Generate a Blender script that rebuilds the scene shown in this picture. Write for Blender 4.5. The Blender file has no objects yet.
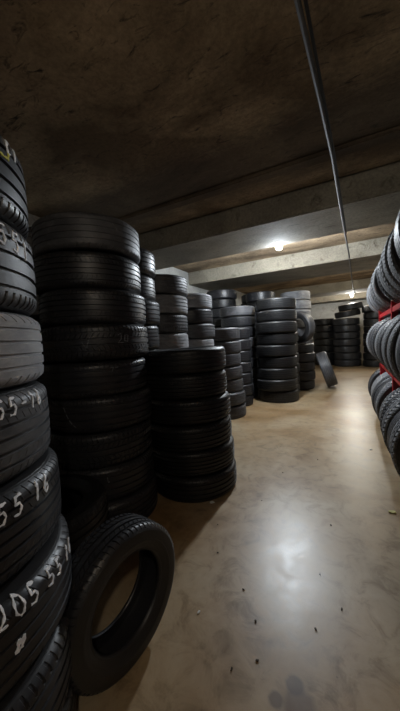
import bpy, bmesh, math, random
from mathutils import Vector, Matrix
PI = math.pi
sc = bpy.context.scene
rnd = random.Random(7)

# ------------------------------------------------------------------ camera
CAM_H = 1.08
R = ((0.884, -0.024, -0.467), (0.465, -0.070, 0.883), (-0.053, -0.997, -0.051))
ax = Vector((R[0][0], R[1][0], R[2][0])).normalized()
az = -Vector((R[0][2], R[1][2], R[2][2])).normalized()
ay = az.cross(ax).normalized(); ax = ay.cross(az).normalized()
cam_d = bpy.data.cameras.new('camera'); cam = bpy.data.objects.new('camera', cam_d)
sc.collection.objects.link(cam); sc.camera = cam
cam_d.sensor_fit = 'VERTICAL'; cam_d.sensor_height = 24.0; cam_d.lens = 285 * 24 / 711
cam_d.clip_start = 0.02; cam_d.clip_end = 60
m = Matrix((ax, ay, az)).transposed().to_4x4(); m.translation = (0, 0, CAM_H)
cam.matrix_world = m

# ------------------------------------------------------------------ world, lights, exposure
w = bpy.data.worlds.new('world'); sc.world = w; w.use_nodes = True
w.node_tree.nodes['Background'].inputs[0].default_value = (0.5, 0.55, 0.65, 1)
w.node_tree.nodes['Background'].inputs[1].default_value = 0.05
sc.view_settings.view_transform = 'Standard'; sc.view_settings.look = 'None'
sc.view_settings.gamma = 1; sc.view_settings.use_curve_mapping = False
sc.view_settings.exposure = 1.7
def point(name, loc, watt, col, rad):
    l = bpy.data.lights.new(name, 'POINT'); l.energy = watt; l.color = col; l.shadow_soft_size = rad
    o = bpy.data.objects.new(name, l); o.location = loc; sc.collection.objects.link(o); return o
LAMPS = [  # location, power, colour, radius
    ((-0.845, 4.12, 2.320), 170, (0.84, 0.92, 1.0), 0.055),
    ((0.08, 10.4, 2.26), 80, (1.0, 0.97, 0.90), 0.06),
    ((0.10, 7.0, 2.50), 45, (1.0, 0.96, 0.84), 0.06),  # added lamp, hidden by a beam, to brighten the far beam face
    ((0.85, -0.9, 2.40), 42, (1.0, 0.88, 0.74), 0.06),  # added fill lamp behind the camera for near stacks and ceiling
]
for i, (l, p, c, r) in enumerate(LAMPS):
    point('lamp_and_fill_light', (l[0], l[1], l[2]), p, c, r)

# ------------------------------------------------------------------ materials
def mat(name):
    m = bpy.data.materials.new(name); m.use_nodes = True
    nt = m.node_tree; return m, nt, nt.nodes['Principled BSDF']
def N(nt, t, **kw):
    n = nt.nodes.new(t)
    for k, v in kw.items(): setattr(n, k, v)
    return n
def ramp(nt, fac, stops):
    r = N(nt, 'ShaderNodeValToRGB'); e = r.color_ramp.elements
    e[0].position, e[0].color = stops[0][0], (*stops[0][1], 1)
    e[1].position, e[1].color = stops[-1][0], (*stops[-1][1], 1)
    for p, c in stops[1:-1]:
        x = e.new(p); x.color = (*c, 1)
    nt.links.new(fac, r.inputs[0]); return r
def noise(nt, coord, scale, detail=4, rough=0.6, dist=0.0):
    n = N(nt, 'ShaderNodeTexNoise'); n.inputs['Scale'].default_value = scale
    n.inputs['Detail'].default_value = detail; n.inputs['Roughness'].default_value = rough
    n.inputs['Distortion'].default_value = dist
    nt.links.new(coord, n.inputs['Vector']); return n
def mul(nt, v, s):
    a = N(nt, 'ShaderNodeMapping'); nt.links.new(v, a.inputs[0]); a.inputs['Scale'].default_value = s; return a.outputs[0]
def mix(nt, f, a, b, mode='MIX'):
    x = N(nt, 'ShaderNodeMix', data_type='RGBA', blend_type=mode)
    for s, v in ((0, f), (6, a), (7, b)):
        if hasattr(v, 'is_output'): nt.links.new(v, x.inputs[s])
        elif s == 0: x.inputs[0].default_value = v
        else: x.inputs[s].default_value = (*v, 1)
    return x.outputs[2]
def bump(nt, h, strength, dist, bs):
    b = N(nt, 'ShaderNodeBump'); b.inputs['Strength'].default_value = strength; b.inputs['Distance'].default_value = dist
    nt.links.new(h, b.inputs['Height']); nt.links.new(b.outputs[0], bs.inputs['Normal'])

def rubber(name, base, dust, dust_amt, rough):
    m, nt, bs = mat(name)
    tc = N(nt, 'ShaderNodeTexCoord'); oi = N(nt, 'ShaderNodeObjectInfo')
    add = N(nt, 'ShaderNodeVectorMath', operation='ADD'); nt.links.new(tc.outputs['Object'], add.inputs[0])
    cmb = N(nt, 'ShaderNodeCombineXYZ'); 
    for k in range(3): nt.links.new(oi.outputs['Random'], cmb.inputs[k])
    sca = N(nt, 'ShaderNodeVectorMath', operation='SCALE'); nt.links.new(cmb.outputs[0], sca.inputs[0]); sca.inputs['Scale'].default_value = 37
    nt.links.new(sca.outputs[0], add.inputs[1]); co = add.outputs[0]
    n1 = noise(nt, mul(nt, co, (1, 1, 2.5)), 6, 8, 0.75, 0.6)
    n2 = noise(nt, co, 55, 4, 0.6)
    lo, hi = 0.62 - dust_amt * 0.4, 0.80 - dust_amt * 0.25
    r = ramp(nt, n1.outputs[0], [(lo, (0, 0, 0)), (hi, (1, 1, 1))])
    f = N(nt, 'ShaderNodeMath', operation='MULTIPLY'); nt.links.new(r.outputs[0], f.inputs[0]); f.inputs[1].default_value = min(1, 0.35 + dust_amt)
    nt.links.new(mix(nt, f.outputs[0], base, dust), bs.inputs['Base Color'])
    rr = N(nt, 'ShaderNodeMapRange'); nt.links.new(n1.outputs[0], rr.inputs[0])
    rr.inputs[3].default_value = rough - 0.08; rr.inputs[4].default_value = rough + 0.12
    nt.links.new(rr.outputs[0], bs.inputs['Roughness'])
    bs.inputs['Specular IOR Level'].default_value = 0.5
    bump(nt, n2.outputs[0], 0.25, 0.002, bs)
    return m
M = {
 'black': rubber('black_rubber', (0.015, 0.015, 0.017), (0.05, 0.05, 0.052), 0.12, 0.40),
 'worn': rubber('worn_rubber', (0.042, 0.042, 0.046), (0.12, 0.12, 0.123), 0.38, 0.50),
 'dusty': rubber('dusty_rubber', (0.12, 0.122, 0.13), (0.27, 0.27, 0.275), 0.6, 0.7),
 'pale': rubber('pale_dusty_rubber', (0.21, 0.212, 0.225), (0.38, 0.38, 0.385), 0.6, 0.8),
 'side': rubber('sidewall_rubber', (0.014, 0.014, 0.015), (0.04, 0.038, 0.036), 0.10, 0.42),
 'dustside': rubber('dusty_sidewall_rubber', (0.05, 0.05, 0.053), (0.13, 0.13, 0.13), 0.45, 0.6),
 'jet': rubber('dark_rubber', (0.006, 0.006, 0.0065), (0.012, 0.012, 0.012), 0.08, 0.45),
}
def plain(name, col, rough=0.5, metal=0, emit=None, es=0):
    m, nt, bs = mat(name); bs.inputs['Base Color'].default_value = (*col, 1)
    tc = N(nt, 'ShaderNodeTexCoord'); n = noise(nt, tc.outputs['Object'], 30, 4)
    r = ramp(nt, n.outputs[0], [(0.3, tuple(c * 0.75 for c in col)), (0.7, col)])
    nt.links.new(r.outputs[0], bs.inputs['Base Color'])
    bs.inputs['Roughness'].default_value = rough; bs.inputs['Metallic'].default_value = metal
    if emit: bs.inputs['Emission Color'].default_value = (*emit, 1); bs.inputs['Emission Strength'].default_value = es
    return m
M['chalk'] = plain('white_paint_marker', (0.85, 0.87, 0.92), 0.8)
M['faint'] = plain('faint_chalk', (0.30, 0.31, 0.33), 0.9)
M['yellow'] = plain('yellow_paint_marker', (0.65, 0.62, 0.08), 0.7)
M['red'] = plain('red_enamel', (0.42, 0.012, 0.018), 0.35)
M['conduit'] = plain('grey_conduit', (0.10, 0.095, 0.09), 0.6)
M['cable'] = plain('black_cable', (0.015, 0.015, 0.015), 0.5)
M['paper'] = plain('white_paper', (0.75, 0.75, 0.75), 0.9)
M['scrap'] = plain('yellow_scrap', (0.65, 0.60, 0.25), 0.8)
M['leaf'] = plain('dark_debris', (0.05, 0.035, 0.022), 0.9)
M['board'] = plain('grey_board', (0.16, 0.16, 0.15), 0.9)
M['socket'] = plain('lamp_socket', (0.5, 0.5, 0.48), 0.5)
M['bulb'] = plain('lit_bulb', (1, 1, 1), 0.4, 0, (0.85, 0.93, 1.0), 60)
M['bulbwarm'] = plain('lit_warm_bulb', (1, 1, 1), 0.4, 0, (1.0, 0.95, 0.82), 30)
M['orange'] = plain('orange_rust_steel', (0.30, 0.11, 0.045), 0.7)

def concrete(name, c0, c1, stain, rough, bstr=0.4, grime=None):
    m, nt, bs = mat(name)
    geo = N(nt, 'ShaderNodeNewGeometry'); co = geo.outputs['Position']
    n1 = noise(nt, mul(nt, co, (0.7, 1.0, 1.0)), 1.3, 8, 0.62, 0.5)
    n2 = noise(nt, mul(nt, co, (1.0, 3.0, 1.0)), 5.0, 8, 0.7, 1.5)
    n3 = noise(nt, co, 40, 5, 0.7)
    base = ramp(nt, n1.outputs[0], [(0.38, c0), (0.62, c1)])
    st = ramp(nt, n2.outputs[0], [(0.30, (1, 1, 1)), (0.44, (0, 0, 0))])
    c = mix(nt, st.outputs[0], base.outputs[0], stain)
    sp = ramp(nt, n3.outputs[0], [(0.35, (0.72, 0.72, 0.72)), (0.65, (1.1, 1.1, 1.1))])
    c = mix(nt, 1.0, c, sp.outputs[0], 'MULTIPLY')
    if grime:      # old soot band along one casting joint
        sx = N(nt, 'ShaderNodeSeparateXYZ'); nt.links.new(co, sx.inputs[0])
        a = N(nt, 'ShaderNodeMath', operation='SUBTRACT'); nt.links.new(sx.outputs[1], a.inputs[0]); a.inputs[1].default_value = grime
        b = N(nt, 'ShaderNodeMath', operation='ABSOLUTE'); nt.links.new(a.outputs[0], b.inputs[0])
        d = N(nt, 'ShaderNodeMath', operation='MULTIPLY_ADD'); nt.links.new(n2.outputs[0], d.inputs[0]); d.inputs[1].default_value = -0.5; nt.links.new(b.outputs[0], d.inputs[2])
        g = ramp(nt, d.outputs[0], [(0.0, (0.75, 0.75, 0.75)), (0.25, (0, 0, 0))])
        c = mix(nt, g.outputs[0], c, stain)
    nt.links.new(c, bs.inputs['Base Color']); bs.inputs['Roughness'].default_value = rough
    hm = N(nt, 'ShaderNodeMath', operation='ADD'); nt.links.new(n2.outputs[0], hm.inputs[0]); nt.links.new(n3.outputs[0], hm.inputs[1])
    bump(nt, hm.outputs[0], bstr, 0.01, bs)
    return m
M['ceil'] = concrete('ceiling_concrete', (0.16, 0.108, 0.06), (0.52, 0.385, 0.24), (0.035, 0.025, 0.018), 0.9, 0.3, 2.45)
M['beam'] = concrete('beam_concrete', (0.19, 0.165, 0.125), (0.32, 0.29, 0.225), (0.10, 0.08, 0.055), 0.9, 0.25)
M['wall'] = concrete('wall_concrete', (0.30, 0.30, 0.28), (0.44, 0.43, 0.40), (0.22, 0.2, 0.17), 0.9, 0.25)

def floor_mat():
    m, nt, bs = mat('polished_concrete_floor')
    geo = N(nt, 'ShaderNodeNewGeometry'); co = geo.outputs['Position']
    n1 = noise(nt, co, 1.1, 8, 0.6, 0.4); n2 = noise(nt, co, 9, 8, 0.7, 0.8); n3 = noise(nt, co, 60, 3, 0.6)
    base = ramp(nt, n1.outputs[0], [(0.36, (0.19, 0.115, 0.05)), (0.50, (0.29, 0.21, 0.122)), (0.64, (0.35, 0.285, 0.195))])
    v = ramp(nt, n2.outputs[0], [(0.32, (0.58, 0.53, 0.48)), (0.5, (1.0, 0.99, 0.97)), (0.65, (1.12, 1.12, 1.12))])
    c = mix(nt, 1.0, base.outputs[0], v.outputs[0], 'MULTIPLY')
    sp = ramp(nt, n3.outputs[0], [(0.24, (0.35, 0.33, 0.3)), (0.31, (1, 1, 1))])
    c = mix(nt, 0.6, c, sp.outputs[0], 'MULTIPLY')
    # oil stain with its own shape
    def blob(x, y, r, c_in, colr):
        s = N(nt, 'ShaderNodeVectorMath', operation='SUBTRACT'); nt.links.new(co, s.inputs[0]); s.inputs[1].default_value = (x, y, 0)
        nn = N(nt, 'ShaderNodeVectorMath', operation='LENGTH'); nt.links.new(s.outputs[0], nn.inputs[0])
        a = N(nt, 'ShaderNodeMath', operation='MULTIPLY_ADD'); nt.links.new(n2.outputs[0], a.inputs[0]); a.inputs[1].default_value = -1.6 * r
        nt.links.new(nn.outputs['Value'], a.inputs[2])
        rr = ramp(nt, a.outputs[0], [(0.0, (1, 1, 1)), (max(0.01, r * 0.35), (0, 0, 0))])
        f = N(nt, 'ShaderNodeMath', operation='MULTIPLY'); nt.links.new(rr.outputs[0], f.inputs[0]); f.inputs[1].default_value = 0.8
        return mix(nt, f.outputs[0], c_in, colr)
    c = blob(-0.155, 0.795, 0.05, c, (0.10, 0.06, 0.035))
    c = blob(-0.175, 0.845, 0.028, c, (0.06, 0.035, 0.02))
    c = blob(-0.22, 0.785, 0.02, c, (0.07, 0.04, 0.02))
    nt.links.new(c, bs.inputs['Base Color'])
    rg = N(nt, 'ShaderNodeMapRange'); nt.links.new(n2.outputs[0], rg.inputs[0]); rg.inputs[1].default_value = 0.3; rg.inputs[2].default_value = 0.7; rg.inputs[3].default_value = 0.31; rg.inputs[4].default_value = 0.43
    nt.links.new(rg.outputs[0], bs.inputs['Roughness'])
    bump(nt, n2.outputs[0], 0.05, 0.01, bs)
    return m
M['floor'] = floor_mat()

# ------------------------------------------------------------------ helpers
def link(o, parent=None):
    sc.collection.objects.link(o)
    if parent: o.parent = parent
    return o
def mesh_obj(name, verts, faces, mt, parent=None, smooth=None):
    me = bpy.data.meshes.new(name); me.from_pydata(verts, [], faces); me.update()
    if mt: me.materials.append(mt)
    if smooth is not None:
        me.shade_smooth(); me.set_sharp_from_angle(angle=math.radians(smooth))
    return link(bpy.data.objects.new(name, me), parent)
def boxes(name, bl, mt, parent=None, bev=0.0):
    bm = bmesh.new()
    for (x0, y0, z0, x1, y1, z1) in bl:
        r = bmesh.ops.create_cube(bm, size=1)
        bmesh.ops.scale(bm, vec=(x1 - x0, y1 - y0, z1 - z0), verts=r['verts'])
        bmesh.ops.translate(bm, vec=((x0 + x1) / 2, (y0 + y1) / 2, (z0 + z1) / 2), verts=r['verts'])
    if bev: bmesh.ops.bevel(bm, geom=bm.edges[:], offset=bev, segments=2, affect='EDGES')
    me = bpy.data.meshes.new(name); bm.to_mesh(me); bm.free(); me.materials.append(mt)
    return link(bpy.data.objects.new(name, me), parent)
def empty(name, loc, rot=(0, 0, 0)):
    o = bpy.data.objects.new(name, None); o.location = loc; o.rotation_euler = rot; o.empty_display_size = 0.1
    return link(o)
def tag(o, label=None, cat=None, group=None, kind=None):
    if label: o['label'] = label
    if cat: o['category'] = cat
    if group: o['group'] = group
    if kind: o['kind'] = kind
    return o
def tube(name, pts, r, mt, parent=None, n=8):
    pts = [Vector(p) for p in pts]; vs = []; fs = []
    for i, p in enumerate(pts):
        t = (pts[min(i + 1, len(pts) - 1)] - pts[max(i - 1, 0)]).normalized()
        a = t.cross(Vector((0, 0, 1)))
        if a.length < 1e-3: a = t.cross(Vector((1, 0, 0)))
        a.normalize(); b = t.cross(a)
        for k in range(n):
            q = 2 * PI * k / n; vs.append(p + r * (math.cos(q) * a + math.sin(q) * b))
    for i in range(len(pts) - 1):
        for k in range(n):
            fs.append((i * n + k, i * n + (k + 1) % n, (i + 1) * n + (k + 1) % n, (i + 1) * n + k))
    fs.append(tuple(range(n))[::-1]); fs.append(tuple((len(pts) - 1) * n + k for k in range(n)))
    return mesh_obj(name, vs, fs, mt, parent, 40)

# ------------------------------------------------------------------ structure
ZB, ZS = 2.30, 2.56
XL, XR, YB, YF = -3.05, 1.55, -3.6, 12.6
def struct(name, bl, mt, bev=0): return tag(boxes(name, bl, mt, None, bev), kind='structure')
struct('floor', [(XL - .2, YB - .2, -.2, XR + .2, YF + .2, 0)], M['floor'])
struct('ceiling', [(XL - .2, YB - .2, ZS, XR + .2, YF + .2, ZS + .2)], M['ceil'])
struct('wall_left', [(XL - .2, YB, 0, XL, YF, ZS)], M['wall'])
struct('wall_right', [(XR, YB, 0, XR + .2, YF, ZS)], M['wall'])
struct('wall_far', [(XL - .2, YF, 0, XR + .2, YF + .2, ZS)], M['wall'])
struct('wall_back', [(XL - .2, YB - .2, 0, XR + .2, YB, ZS)], M['wall'])
for i, (y0, y1) in enumerate([(-1.75, -0.9), (3.12, 3.98), (5.42, 6.62), (9.25, 10.1), (11.75, 12.3)]):
    struct('trim_%d' % (i + 1), [(XL, y0, ZB, XR, y1, ZS)], M['beam'], 0.012)
# shallow rib cast under the slab nearest the camera
struct('trim_6', [(XL, 2.60, ZS - .035, XR, 2.72, ZS)], M['ceil'], 0.01)

# ------------------------------------------------------------------ lamps
def bulb(loc, label, mb):
    t = tag(empty('lamp_and_fill_bulb', (loc[0], loc[1], ZS)), label, 'lamp')
    z = loc[2] - ZS
    bm = bmesh.new(); bmesh.ops.create_uvsphere(bm, u_segments=20, v_segments=12, radius=0.045)
    for v in bm.verts:
        v.co.z *= .8
    bmesh.ops.translate(bm, vec=(0, 0, z), verts=bm.verts[:])
    me = bpy.data.meshes.new('glass_bulb'); bm.to_mesh(me); bm.free(); me.materials.append(mb); me.shade_smooth()
    o = link(bpy.data.objects.new('glass_bulb', me), t); o.visible_shadow = True
    vf = ring([(.018, z + .037), (.036, z + .037), (.042, z + .032), (.043, z + .036), (.038, z + .045), (.022, z + .055), (.018, z + .055)], 32)
    mk_o = mesh_obj('uplight_blocker', vf[0], vf[1], M['socket'], t, 40)  # added ring above each bulb, sized to keep light off the slab
    tube('lamp_socket', [(0, 0, z + .028), (0, 0, z + .095)], 0.02, M['socket'], t, 12)
    if z + .095 < -.005: tube('lamp_cord', [(0, 0, z + .09), (0, 0, 0)], 0.004, M['cable'], t, 6)
    return t

# ------------------------------------------------------------------ tyres (built at radius 0.33, section 0.20)
R0, W0 = 0.33, 0.20
def frange(a, b, n): return [a + (b - a) * i / n for i in range(n + 1)]
TW = 1.065
def tread_r(z):   # crown curve
    a = abs(z) / 0.088
    return R0 - 0.004 * a * a - (0.016 * ((a - 0.78) / 0.22) ** 2 if a > 0.78 else 0)
STYLES = {
 # grooves: (centre z, half width, depth); cuts: (z0, z1, groups around, fill, shear, depth)
 'ribbed':  dict(g=[(-.051, .0042, .007), (-.018, .0048, .008), (.018, .0048, .008), (.051, .0042, .007)], cuts=[(-.088, -.060, .35, 0.2, .003), (.060, .088, .35, -0.2, .003)], n=80),
 'blocky':  dict(g=[(-.048, .004, .007), (-.016, .005, .008), (.016, .005, .008), (.048, .004, .007)], cuts=[(-.088, -.052, .3, 0.4, .006), (-.044, -.021, .22, -0.5, .005), (.021, .044, .22, 0.5, .005), (.052, .088, .3, -0.4, .006)], n=72),
 'touring': dict(g=[(-.056, .003, .006), (-.027, .004, .007), (0, .004, .007), (.027, .004, .007), (.056, .003, .006)], cuts=[(-.088, -.062, .16, 0.5, .003), (-.05, -.033, .13, 0.4, .002), (.033, .05, .13, -0.4, .002), (.062, .088, .16, -0.5, .003)], n=84),
 'offroad': dict(g=[(-.036, .006, .008), (0.0, .005, .008), (.036, .006, .008)], cuts=[(-.088, -.042, .34, 0.5, .008), (-.030, -.005, .34, -0.9, .007), (.005, .030, .34, 0.9, .007), (.042, .088, .34, -0.5, .008)], n=54),
 'worn':    dict(g=[(-.046, .004, .0035), (-.015, .004, .004), (.017, .004, .004), (.049, .004, .0035)], cuts=[(-.088, -.066, .2, 0.5, .002), (.066, .088, .2, -0.5, .002)], n=60),
}
def tread_mesh(style, hi):
    S = STYLES[style]; n = S['n'] if hi else 32
    zs = set(round(z, 5) for z in frange(-.088, .088, 22 if hi else 12))
    for (c, h, d) in S['g']:
        for z in (c - h - .0006, c - h + .0006, c + h - .0006, c + h + .0006): zs.add(round(z, 5))
    if hi:
        for (a, b, *_) in S['cuts']:
            for z in (a, a + .0008, b - .0008, b): zs.add(round(z, 5))
    zs = sorted(zs); cl = []
    for z in zs:
        if cl and z - cl[-1] < .0004: continue
        cl.append(z)
    zs = cl
    def gd(z):
        for (c, h, d) in S['g']:
            if abs(z - c) < h: return d
        return 0
    vs = []; fs = []; rows = []
    fr = [0, .02, .98, 1.0] if hi else [0]
    for z in zs:
        cut = None
        if hi:
            for c in S['cuts']:
                if c[0] < z < c[1]: cut = c
            for c in S['cuts']:
                if c[0] - 1e-6 <= z <= c[1] + 1e-6: shc = c; break
            else: shc = None
        row = []
        g = gd(z); base = tread_r(z)
        for k in range(n):
            if hi:
                fill = 0.3; sh = 0
                if shc: fill = shc[2]; mid = (shc[0] + shc[1]) / 2; sh = shc[3] * (z - mid) / (shc[1] - shc[0])
                ph = (k * 0.37) % 1 * 0.12
                for j, q in enumerate((0.0, 0.06, fill - 0.06, fill)):
                    th = 2 * PI * (k + q * (1 + ph) + sh) / n
                    d = g
                    if cut and j in (1, 2): d = max(d, cut[4])
                    row.append(len(vs)); vs.append(((base - d) * math.cos(th), (base - d) * math.sin(th), z))
                th = 2 * PI * (k + (fill + 1) / 2 + sh) / n
                row.append(len(vs)); vs.append(((base - g) * math.cos(th), (base - g) * math.sin(th), z))
            else:
                for q in (0, .5):
                    th = 2 * PI * (k + q) / n
                    row.append(len(vs)); vs.append(((base - g) * math.cos(th), (base - g) * math.sin(th), z))
        rows.append(row)
    c = len(rows[0])
    vs[:] = [(x, y, z * TW) for x, y, z in vs]
    for z in (.0915, 0, -.0915):          # inner liner closes the band
        row = []
        for i in range(c):
            p = vs[rows[0][i]]; th = math.atan2(p[1], p[0]); r = 0.300 if z == 0 else 0.290
            row.append(len(vs)); vs.append((r * math.cos(th), r * math.sin(th), z))
        rows.append(row)
    rows.append(rows[0])
    for a, b in zip(rows[:-1], rows[1:]):
        for i in range(c): fs.append((a[i], a[(i + 1) % c], b[(i + 1) % c], b[i]))
    return vs, fs
def ring(profile, n):
    vs = [(r * math.cos(2 * PI * k / n), r * math.sin(2 * PI * k / n), z) for (r, z) in profile for k in range(n)]
    L = len(profile)
    fs = [(a * n + k, a * n + (k + 1) % n, ((a + 1) % L) * n + (k + 1) % n, ((a + 1) % L) * n + k) for a in range(L) for k in range(n)]
    return vs, fs
SIDE = [(.3115, .0932), (.3095, .0952), (.304, .0968), (.3035, .0975), (.297, .0985), (.288, .0995), (.275, .100), (.262, .0995), (.2605, .1005), (.252, .1000), (.2505, .099),
        (.238, .0955), (.226, .089), (.217, .083), (.2165, .0835), (.211, .0825), (.211, .072), (.222, .076), (.240, .086), (.265, .091), (.290, .0855)]
BEAD = [(.2112, .0832), (.208, .081), (.203, .074), (.2015, .066), (.205, .061), (.2115, .062)]
def mk(me_name, vf, mt, smooth=35):
    me = bpy.data.meshes.new(me_name); me.from_pydata(vf[0], [], vf[1]); me.update(); me.materials.append(mt)
    me.shade_smooth(); me.set_sharp_from_angle(angle=math.radians(smooth)); return me
MESH = {}
def get_mesh(kind, key, mt, hi):
    k = (kind, key, mt, hi)
    if k not in MESH:
        n = 96 if hi else 56
        if kind == 'tread': vf = tread_mesh(key, hi)
        elif kind == 'side':
            p = SIDE if key > 0 else [(r, -z) for r, z in SIDE][::-1]; vf = ring(p, n)
        else:
            p = BEAD if key > 0 else [(r, -z) for r, z in BEAD][::-1]; vf = ring(p, n)
        MESH[k] = mk({'tread': 'tread', 'side': 'sidewall', 'bead': 'bead'}[kind], vf, M[mt])
    return MESH[k]
COUNT = [0]
def tyre(loc, rot, Rr, W, style, mt, label, group, hi=True, side=None):
    t = empty('tyre', loc, rot); t.scale = (Rr / R0, Rr / R0, W / W0)
    tag(t, label, 'tyre', group)
    sd = side or ('dustside' if mt in ('dusty', 'pale') else ('jet' if mt == 'jet' else 'side'))
    link(bpy.data.objects.new('tread', get_mesh('tread', style, mt, hi)), t)
    for s in (1, -1):
        o = link(bpy.data.objects.new('sidewall', get_mesh('side', s, sd, hi)), t)
        link(bpy.data.objects.new('bead', get_mesh('bead', s, sd, hi)), o)
    COUNT[0] += 1
    return t

# --- chalk marks: strokes in (u, v) laid on the tread cylinder of a tyre
GL = {
 '0': [[(.5, 0), (.1, .25), (.05, .6), (.3, .98), (.65, .9), (.8, .5), (.7, .1), (.45, 0)]],
 '1': [[(.25, .8), (.5, 1), (.38, 0)]],
 '2': [[(.05, .8), (.3, 1), (.65, .9), (.6, .55), (.1, .02), (.75, .08)]],
 '5': [[(.75, 1), (.2, .95), (.12, .58), (.5, .62), (.7, .35), (.5, .04), (.05, .08)]],
 '6': [[(.65, 1), (.25, .7), (.08, .3), (.35, 0), (.68, .22), (.55, .48), (.15, .3)]],
 '-': [[(.1, .5), (.65, .56)]], '/': [[(.6, 1), (.1, 0)]], "'": [[(.3, 1), (.2, .75)]], ' ': [],
 'R': [[(.1, 0), (.15, 1)], [(.1, 1), (.6, .9), (.55, .55), (.15, .5), (.7, 0)]],
 'C': [[(.7, .9), (.3, 1), (.05, .5), (.3, .05), (.7, .15)]],
 'v': [[(0, .8), (.35, .1), (.6, .5), (1.3, .95)]],
 '7': [[(.05, .95), (.7, 1), (.25, 0)]],
}
def chalk(t, text, th0, z0, hgt, lw, mt='chalk', slope=0.0, lean=0.0, name='chalk_writing', step=1.0, strokes=None, rr=None):
    """th0: angle on the tyre, text runs with increasing angle; metres at R0 scale."""
    vs = []; fs = []; cur = 0.0; segs = []
    if strokes is not None: segs = strokes
    else:
        for ch in text:
            for st in GL[ch]:
                segs.append([(cur + p[0] * hgt * .75 + lean * p[1] * hgt, z0 + p[1] * hgt + slope * (cur + p[0] * hgt)) for p in st])
            cur += (0.85 if ch not in " '" else 0.45) * hgt * step
    def P(u, z, d):
        th = th0 + u / R0
        r = (rr if rr else tread_r(max(-.088, min(.088, z)))) + d
        if z > .088: r -= (z - .088) * 1.6
        return (r * math.cos(th), r * math.sin(th), z * TW)
    for st in segs:
        fine = []
        for a, b in zip(st[:-1], st[1:]):
            k = max(2, int(math.hypot(b[0] - a[0], b[1] - a[1]) / .004))
            for i in range(k): fine.append((a[0] + (b[0] - a[0]) * i / k, a[1] + (b[1] - a[1]) * i / k))
        fine.append(st[-1]); base = len(vs)
        for i, p in enumerate(fine):
            a = fine[max(0, i - 1)]; b = fine[min(len(fine) - 1, i + 1)]
            dx, dz = b[0] - a[0], b[1] - a[1]; L = math.hypot(dx, dz) or 1
            hw = lw * (0.75 + 0.35 * math.sin(i * 1.7 + base))
            nx, nz = -dz / L * hw, dx / L * hw
            for (q, d) in ((1, .0022), (-1, .0022), (-1, -.001), (1, -.001)):
                vs.append(P(p[0] + q * nx, p[1] + q * nz, d))
        for i in range(len(fine) - 1):
            o = base + i * 4
            for k in range(4): fs.append((o + k, o + (k + 1) % 4, o + 4 + (k + 1) % 4, o + 4 + k))
        fs.append((base, base + 1, base + 2, base + 3)); e = base + (len(fine) - 1) * 4; fs.append((e + 3, e + 2, e + 1, e))
    return mesh_obj(name, vs, fs, M[mt], t, 40)

ORD = ['first', 'second', 'third', 'fourth', 'fifth', 'sixth', 'seventh', 'eighth', 'ninth', 'tenth', 'eleventh', 'twelfth', 'thirteenth', 'fourteenth', 'fifteenth', 'sixteenth', 'seventeenth', 'eighteenth', 'nineteenth']
def place(kk, n):
    if kk == n - 1: return 'topmost'
    if kk == 0: return 'bottom'
    return ORD[n - 1 - kk] + ' from top'
WORD = {'ribbed': 'straight-ribbed', 'blocky': 'block-treaded', 'touring': 'fine-grooved', 'offroad': 'chunky-treaded', 'worn': 'worn smooth'}
COL = {'black': 'black', 'worn': 'greyish black', 'dusty': 'dusty grey', 'pale': 'pale grey', 'jet': 'dark black'}
def stack(phrase, group, cx, cy, top, n, Rr, styles, mts, lean=(0, 0), hi=True, jit=0.012, over=None, rs=None, seed=1, tilt=0.01, z0=0.0, cs=None, zb=None):
    rd = random.Random(seed); W = (top - z0) / n; out = []
    for k in range(n):
        z = z0 + W * (k + .5)
        if cs: cx, cy = cs[k]
        if zb: z = (zb[k] + zb[k + 1]) / 2; W = zb[k + 1] - zb[k]
        st = styles[k % len(styles)]; mt = mts[k % len(mts)]
        r = (rs[k] if rs else Rr * rd.uniform(.975, 1.02))
        x = cx + lean[0] * z + rd.uniform(-jit, jit); y = cy + lean[1] * z + rd.uniform(-jit, jit)
        lab = '%s %s tyre, %s in %s' % (WORD[st], COL[mt], place(k, n), phrase)
        if len(lab.split()) > 16: lab = '%s tyre, %s in %s' % (COL[mt], place(k, n), phrase)
        if over and k in over: lab = over[k]
        t = tyre((x, y, z), (rd.uniform(-tilt, tilt), rd.uniform(-tilt, tilt), rd.uniform(0, 6.28)), r, W * 0.985, st, mt, lab, group, hi)
        out.append(t)
    return out
#OBJECTS
# 1: nearest stack at the left edge of the aisle, chalked
s1 = stack('chalk-numbered stack nearest the camera', 'tyres of the nearest left stack', -1.05, .30, 1.60, 8, .33,
      ['worn', 'ribbed', 'worn', 'touring', 'touring', 'worn', 'ribbed', 'ribbed'], ['black', 'black', 'black', 'black', 'worn', 'pale', 'worn', 'black'],
      jit=.002, tilt=.004, zb=[0, .185, .372, .562, .768, .985, 1.182, 1.413, 1.637], rs=[.29, .29, .32, .325, .33, .33, .335, .335], seed=3,
      cs=[(-.890, .255), (-.890, .262), (-.945, .275), (-.99, .285), (-1.022, .283), (-1.04, .29), (-1.044, .278), (-1.045, .272)], over={
   7: 'topmost tyre of nearest left stack, with white and yellow chalk marks',
   6: 'grooved tyre chalked 55 1 just below the top of the nearest left stack',
   5: 'pale dusty grey tyre third from top in the nearest left stack',
   4: 'tyre chalked 55-16 directly under the pale dusty grey one',
   3: "tyre chalked 55 16 with a gap, in the nearest left stack",
   2: 'low tyre chalked 205 55 16 with a white sticker dab, nearest left stack',
   1: 'second tyre from the floor in the nearest left stack',
   0: 'floor-level tyre carrying the whole nearest left stack'})
S1C = (-1.05, .30)
def ang(t, deg): return math.radians(deg) - t.rotation_euler.z
chalk(s1[4], '55-16', ang(s1[4], 9.5), .044, .036, .0025, slope=.03, step=1.15, lean=.12)
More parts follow.
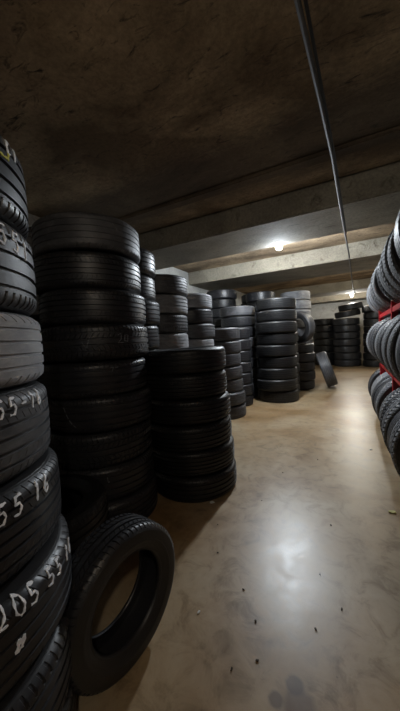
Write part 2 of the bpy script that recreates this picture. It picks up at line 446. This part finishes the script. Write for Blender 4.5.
chalk(s1[3], '0 55 16', ang(s1[3], -7), .036, .040, .0025, slope=.02, step=1.15, lean=.12)
chalk(s1[2], '205 55 16', ang(s1[2], -1), .060, .038, .0025, slope=-.10, step=1.14, lean=.12)
chalk(s1[2], '', ang(s1[2], 4.8), 0, 0, .0055, name='white_sticker', strokes=[[(0, -.012), (.008, .012)], [(.010, -.010), (.019, .012)]])
chalk(s1[6], '551', ang(s1[6], 19.5), .034, .042, .0032, step=1.3, slope=-.12)
chalk(s1[7], 'C1', ang(s1[7], 31), .046, .030, .0026, step=1.2)
chalk(s1[7], '', ang(s1[7], 23), 0, 0, .003, 'yellow', name='yellow_paint_mark', strokes=[[(-.01, .036), (.03, .030), (.05, .035)], [(.045, .03), (.052, .046)]])

# 2: tall stack behind it
s2 = stack('tall stack behind the leaning tyre', 'tyres of the tall stack behind the leaning tyre', -1.443, 1.311, 1.80, 9, .32,
      ['touring', 'ribbed', 'blocky', 'ribbed', 'ribbed', 'blocky', 'touring', 'touring', 'worn'], ['black', 'black', 'black', 'black', 'black', 'black', 'black', 'black', 'worn'], jit=.012, seed=5, tilt=.015)
for k, deg, st in [(5, -55, [[(0, .0), (.02, -.03), (.04, .02), (.05, .03)]]), (5, -22, [[(0, .03), (.02, .04), (.02, .01), (0, -.01), (.03, -.01)], [(.045, .03), (.04, .0), (.06, -.005), (.065, .03), (.045, .03)]]),
                   (3, -82, [[(0, .05), (.012, .025)], [(.017, .015), (.03, -.008)], [(.036, -.016), (.05, -.035)], [(.058, -.042), (.075, -.055)]]), (8, -18, [[(0, .045), (.012, .035)], [(.018, .03), (.03, .015)]]),
                   (4, -28, [[(0, .06), (.02, .062), (.01, .04)], [(.03, .058), (.045, .06)]]), (1, -42, [[(0, .05), (.004, .02), (.012, .025)]])]:
    chalk(s2[k], '', ang(s2[k], deg), 0, 0, .0014, 'faint', strokes=st, name='chalk_mark')
stack('hidden dark stack left of the tall one', 'tyres of the hidden dark stack', -2.24, 1.40, 1.95, 9, .33, ['ribbed'], ['jet'], seed=6, hi=False)
stack('two-high pile hiding in the gap behind the leaning tyre', 'tyres of the two-high pile in the gap', -1.25, .765, .40, 2, .275, ['ribbed'], ['jet'], seed=61, jit=.002)
# 3: black stack jutting into the aisle
s3 = stack('low wide black stack jutting into the aisle', 'tyres of the black stack jutting into the aisle', -1.085, 1.87, 1.03, 6, .322,
      ['ribbed', 'touring', 'ribbed'], ['jet'], jit=.010, seed=8, tilt=.02, lean=(-.055, .0))
# 4..
stack('shadowy stack left of the flat-topped wall stack', 'tyres of the shadowy stack by the left wall', -1.743, 1.935, 1.86, 9, .28, ['ribbed', 'touring'], ['black'], seed=11)
stack('wall stack behind the low black stack', 'tyres of the wall stack behind the low black stack', -1.826, 2.566, 1.76, 9, .31, ['ribbed', 'touring', 'blocky', 'touring', 'ribbed', 'worn', 'blocky', 'ribbed', 'touring'], ['worn', 'dusty'], seed=12)
stack('wall stack one step shorter, right of it', 'tyres of the shorter wall stack', -1.834, 3.22, 1.66, 9, .31, ['ribbed', 'ribbed', 'touring'], ['worn', 'black', 'dusty'], seed=13)
stack('waist-high grey stack halfway down the aisle', 'tyres of the waist-high stack halfway along', -1.62, 3.74, 1.24, 7, .31, ['touring', 'ribbed'], ['worn'], seed=14, tilt=.02, lean=(-.045, 0))
stack('thin dark stack behind the waist-high one', 'tyres of the thin dark stack', -1.662, 4.42, 1.25, 7, .25, ['blocky'], ['black'], seed=15, hi=False)
stack('tall even stack left of the shiny column', 'tyres of the tall even stack', -1.835, 5.02, 1.66, 9, .32, ['ribbed', 'touring', 'worn'], ['black', 'black', 'worn'], seed=16, hi=False)
stack('shiny nine-tyre column midway down the aisle', 'tyres of the shiny mid-aisle column', -1.12, 4.93, 1.71, 9, .332, ['worn', 'ribbed'], ['jet'], seed=17, hi=True, jit=.015)
stack('stack half hidden behind the shiny column', 'tyres of the half hidden stack', -1.12, 5.545, 1.55, 8, .268, ['ribbed'], ['black'], seed=18, hi=False)
stack('low stack under the upright tyre', 'tyres of the low stack under the upright tyre', -.925, 6.14, .92, 5, .29, ['ribbed', 'worn'], ['black'], seed=31, hi=False)
tyre((-.93, 6.22, .92 + .335), (math.radians(90 + 6), 0, math.radians(-30)), .33, .20, 'worn', 'worn', 'tyre standing upright on top of the low stack behind the shiny column', None, False)
stack('tallest column beyond upright tyre', 'tyres of the tallest far column', -1.10, 6.95, 2.08, 10, .34, ['worn', 'ribbed'], ['black', 'black', 'worn', 'worn', 'worn', 'worn', 'dusty', 'dusty', 'dusty', 'dusty'], seed=19, hi=False, jit=.02)
stack('dim tall stack in the left rear corner area', 'tyres of the dim left rear stack', -2.45, 5.75, 2.12, 11, .33, ['ribbed', 'worn'], ['black', 'jet'], seed=33, hi=False, jit=.02)
stack('dim stack right behind the tall even stack', 'tyres of the dim middle rear stack', -1.70, 6.2, 2.05, 10, .32, ['worn', 'ribbed'], ['jet', 'black'], seed=34, hi=False, jit=.02)
stack('second dim stack deep behind the even stack', 'tyres of the second dim rear stack', -2.1, 7.0, 2.15, 11, .33, ['worn', 'ribbed'], ['jet', 'black'], seed=35, hi=False, jit=.02)
f1 = stack('far wide stack at the aisle end', 'tyres of the far wide stack', -.10, 10.6, 1.56, 7, .40, ['worn', 'ribbed'], ['black'], seed=20, hi=False, jit=.02)
tyre((-.06, 10.6, 1.56 + .155), (math.radians(3), math.radians(-7), 0), .38, .20, 'worn', 'jet', 'tilted tyre lying on top of the far wide stack', None, False)
tyre((.03, 10.62, 1.56 + .375), (math.radians(3), math.radians(-7), 0), .36, .20, 'ribbed', 'jet', 'uppermost tilted tyre crowning the far wide stack', None, False)
stack('far stack left of the wide one', 'tyres of the second far stack', -.80, 11.0, 1.62, 7, .36, ['worn', 'ribbed'], ['jet'], seed=21, hi=False, jit=.02)
stack('dark far stack right of the wide one', 'tyres of the dark far right stack', .72, 10.5, 1.9, 9, .36, ['worn', 'ribbed'], ['jet'], seed=22, hi=False, jit=.02)

# leaning tyre, bottom left
tyre((-.722, .679, .235), (0, math.radians(90 + 1), math.radians(-6.8)), .233, .140, 'blocky', 'black',
     'single tyre leaning upright on the floor against the tall stack, hollow side out', None, True)
# leaning tyre far
tyre((-.44, 6.30, .375), (0, math.radians(90 - 18), math.radians(7)), .36, .21, 'touring', 'worn',
     'single tyre standing on the floor, leaning left toward the low far stack', None, False)

# ------------------------------------------------------------------ rack on the right
def rack():
    t = tag(empty('tyre_rack', (0.5, 2.2, 0)), 'red steel tyre rack filled with upright tyres along the right side', 'rack')
    ys = POSTS
    for y in ys:
        for x in (-.14, .14):
            o = boxes('upright_post', [(x - .025, y - 2.2 - .03, 0, x + .025, y - 2.2 + .03, 1.70)], M['red'], t, .003)
    for z in LEVEL:
        for x in (-.14, .14):
            for a, b in zip(ys[:-1], ys[1:]):
                boxes('shelf_beam', [(x - .02, a - 2.2 + .03, z - .318, x + .02, b - 2.2 - .03, z - .272)], M['red'], t, .003)
    return t
POSTS = [0.6, 1.97, 3.12, 4.35]
LEVEL = [.335, .955, 1.565]
rack()
for li, (lv, nm) in enumerate(zip(LEVEL, ('bottom', 'middle', 'top'))):
    rd = random.Random(40 + li); y = [1.86, 1.30, 1.0][li]; k = 0; L = []
    while y < 4.2:
        W = rd.uniform(.175, .21); r = rd.uniform(.288, .303)
        for py in POSTS:                      # leave room for the uprights
            if y < py + .035 and y + W > py - .035: y = py + .037
        L.append((y + W / 2, W, r)); y += W + .004
    for k, (yy, W, r) in enumerate(L):
        mt = 'dusty' if rd.random() < .65 else 'worn'; st = rd.choice(['ribbed', 'blocky', 'touring', 'worn', 'offroad'])
        where = 'nearest' if k == 0 else ('farthest' if k == len(L) - 1 else ORD[k])
        tyre((.5 + rd.uniform(-.012, .012), yy, lv + r - .30), (PI / 2, rd.uniform(0, 6.28), rd.uniform(-.02, .02)), r, W * .97, st, mt,
             '%s tyre, %s %s row of the red rack' % (COL[mt], 'nearest on the' if k == 0 else 'farthest on the' if k == len(L) - 1 else where + ' from near end on the', nm),
             'tyres on the %s row of the red rack' % nm, True)

# ------------------------------------------------------------------ lamps, conduit
bulb(LAMPS[0][0], 'bright bare bulb on a cord hanging in the middle of the room', M['bulb'])
bulb(LAMPS[2][0], 'unseen fill bulb added behind the fourth ceiling beam', M['bulbwarm'])
bulb(LAMPS[3][0], 'unseen fill bulb added behind the camera near the right wall', M['bulbwarm'])
bulb(LAMPS[1][0], 'small warm bulb far down the aisle under the ceiling', M['bulbwarm'])
tag(tube('conduit', [(-.40, -1.5, 2.285), (-.14, 1.152, 2.285), (-.104, 1.744, 2.285), (-.076, 2.263, 2.285), (-.049, 3.189, 2.285), (-.02, 4.1, 2.285), (.015, 5.06, 2.285), (.10, 8.8, 2.285), (.14, 10.2, 2.285)], .011, M['conduit']), 'thin grey conduit running down the aisle below the ceiling beams', 'pipe')

tag(tube('cable', [(-.36, -1.5, 2.286), (-.118, 1.10, 2.286), (-.088, 1.744, 2.287), (-.066, 2.2, 2.286), (-.036, 3.189, 2.287), (-.012, 3.98, 2.29)], .007, M['cable']), 'thin black cable strung close beside the grey conduit', 'cable')
# litter on the floor
def flake(name, x, y, s_, mt, label, cat, group=None, rz=0.5):
    rd = random.Random(int(x * 991 + y * 77)); n = 7; vs = []
    for k in range(n):
        a = 2 * PI * k / n; r = s_ * rd.uniform(.55, 1.0); vs.append((r * math.cos(a), .55 * r * math.sin(a), 0.0015))
    for k in range(n): vs.append((vs[k][0] * .93, vs[k][1] * .93, 0.004 + .25 * s_ * abs(math.sin(k * 1.3))))
    fs = [tuple(range(n))[::-1], tuple(range(n, 2 * n))] + [(k, (k + 1) % n, n + (k + 1) % n, n + k) for k in range(n)]
    o = mesh_obj(name, vs, fs, mt); o.location = (x, y, 0); o.rotation_euler = (0, 0, rz); return tag(o, label, cat, group)
flake('paper_scrap', -.839, 1.644, .022, M['paper'], 'crumpled white paper scrap on the floor beside the low black stack', 'paper')
flake('leaf', .20, 1.962, .028, M['scrap'], 'small yellowish leaf on the floor below the red rack', 'leaf', None, .2)
flake('paper_bit', -.558, .929, .010, M['paper'], 'tiny white paper bit on the floor nearest the leaning tyre', 'paper', None, 1.2)
flake('paper_bit', -.868, 1.206, .010, M['paper'], 'tiny white paper bit on the floor just past the leaning tyre', 'paper', None, .7)
flake('paper_bit', .145, 2.974, .016, M['paper'], 'small white paper bit on the floor near the middle of the rack', 'paper', None, .7)
for x, y in [(-.71, 1.453), (-.343, .988), (-.145, 1.316), (-.136, 1.051), (-.368, .801), (-.271, 2.586), (-.542, 1.792), (-.497, 2.239), (-.053, 1.174), (-.30, .86), (-.12, 1.7), (-.62, 1.25), (-.43, 1.1)]:
    flake('debris_chip', x, y, .0045 + .003 * abs(math.sin(x * 40)), M['leaf'], 'tiny dark debris chip lying on the open concrete floor', 'debris', 'dark debris chips on the floor', x * 30)
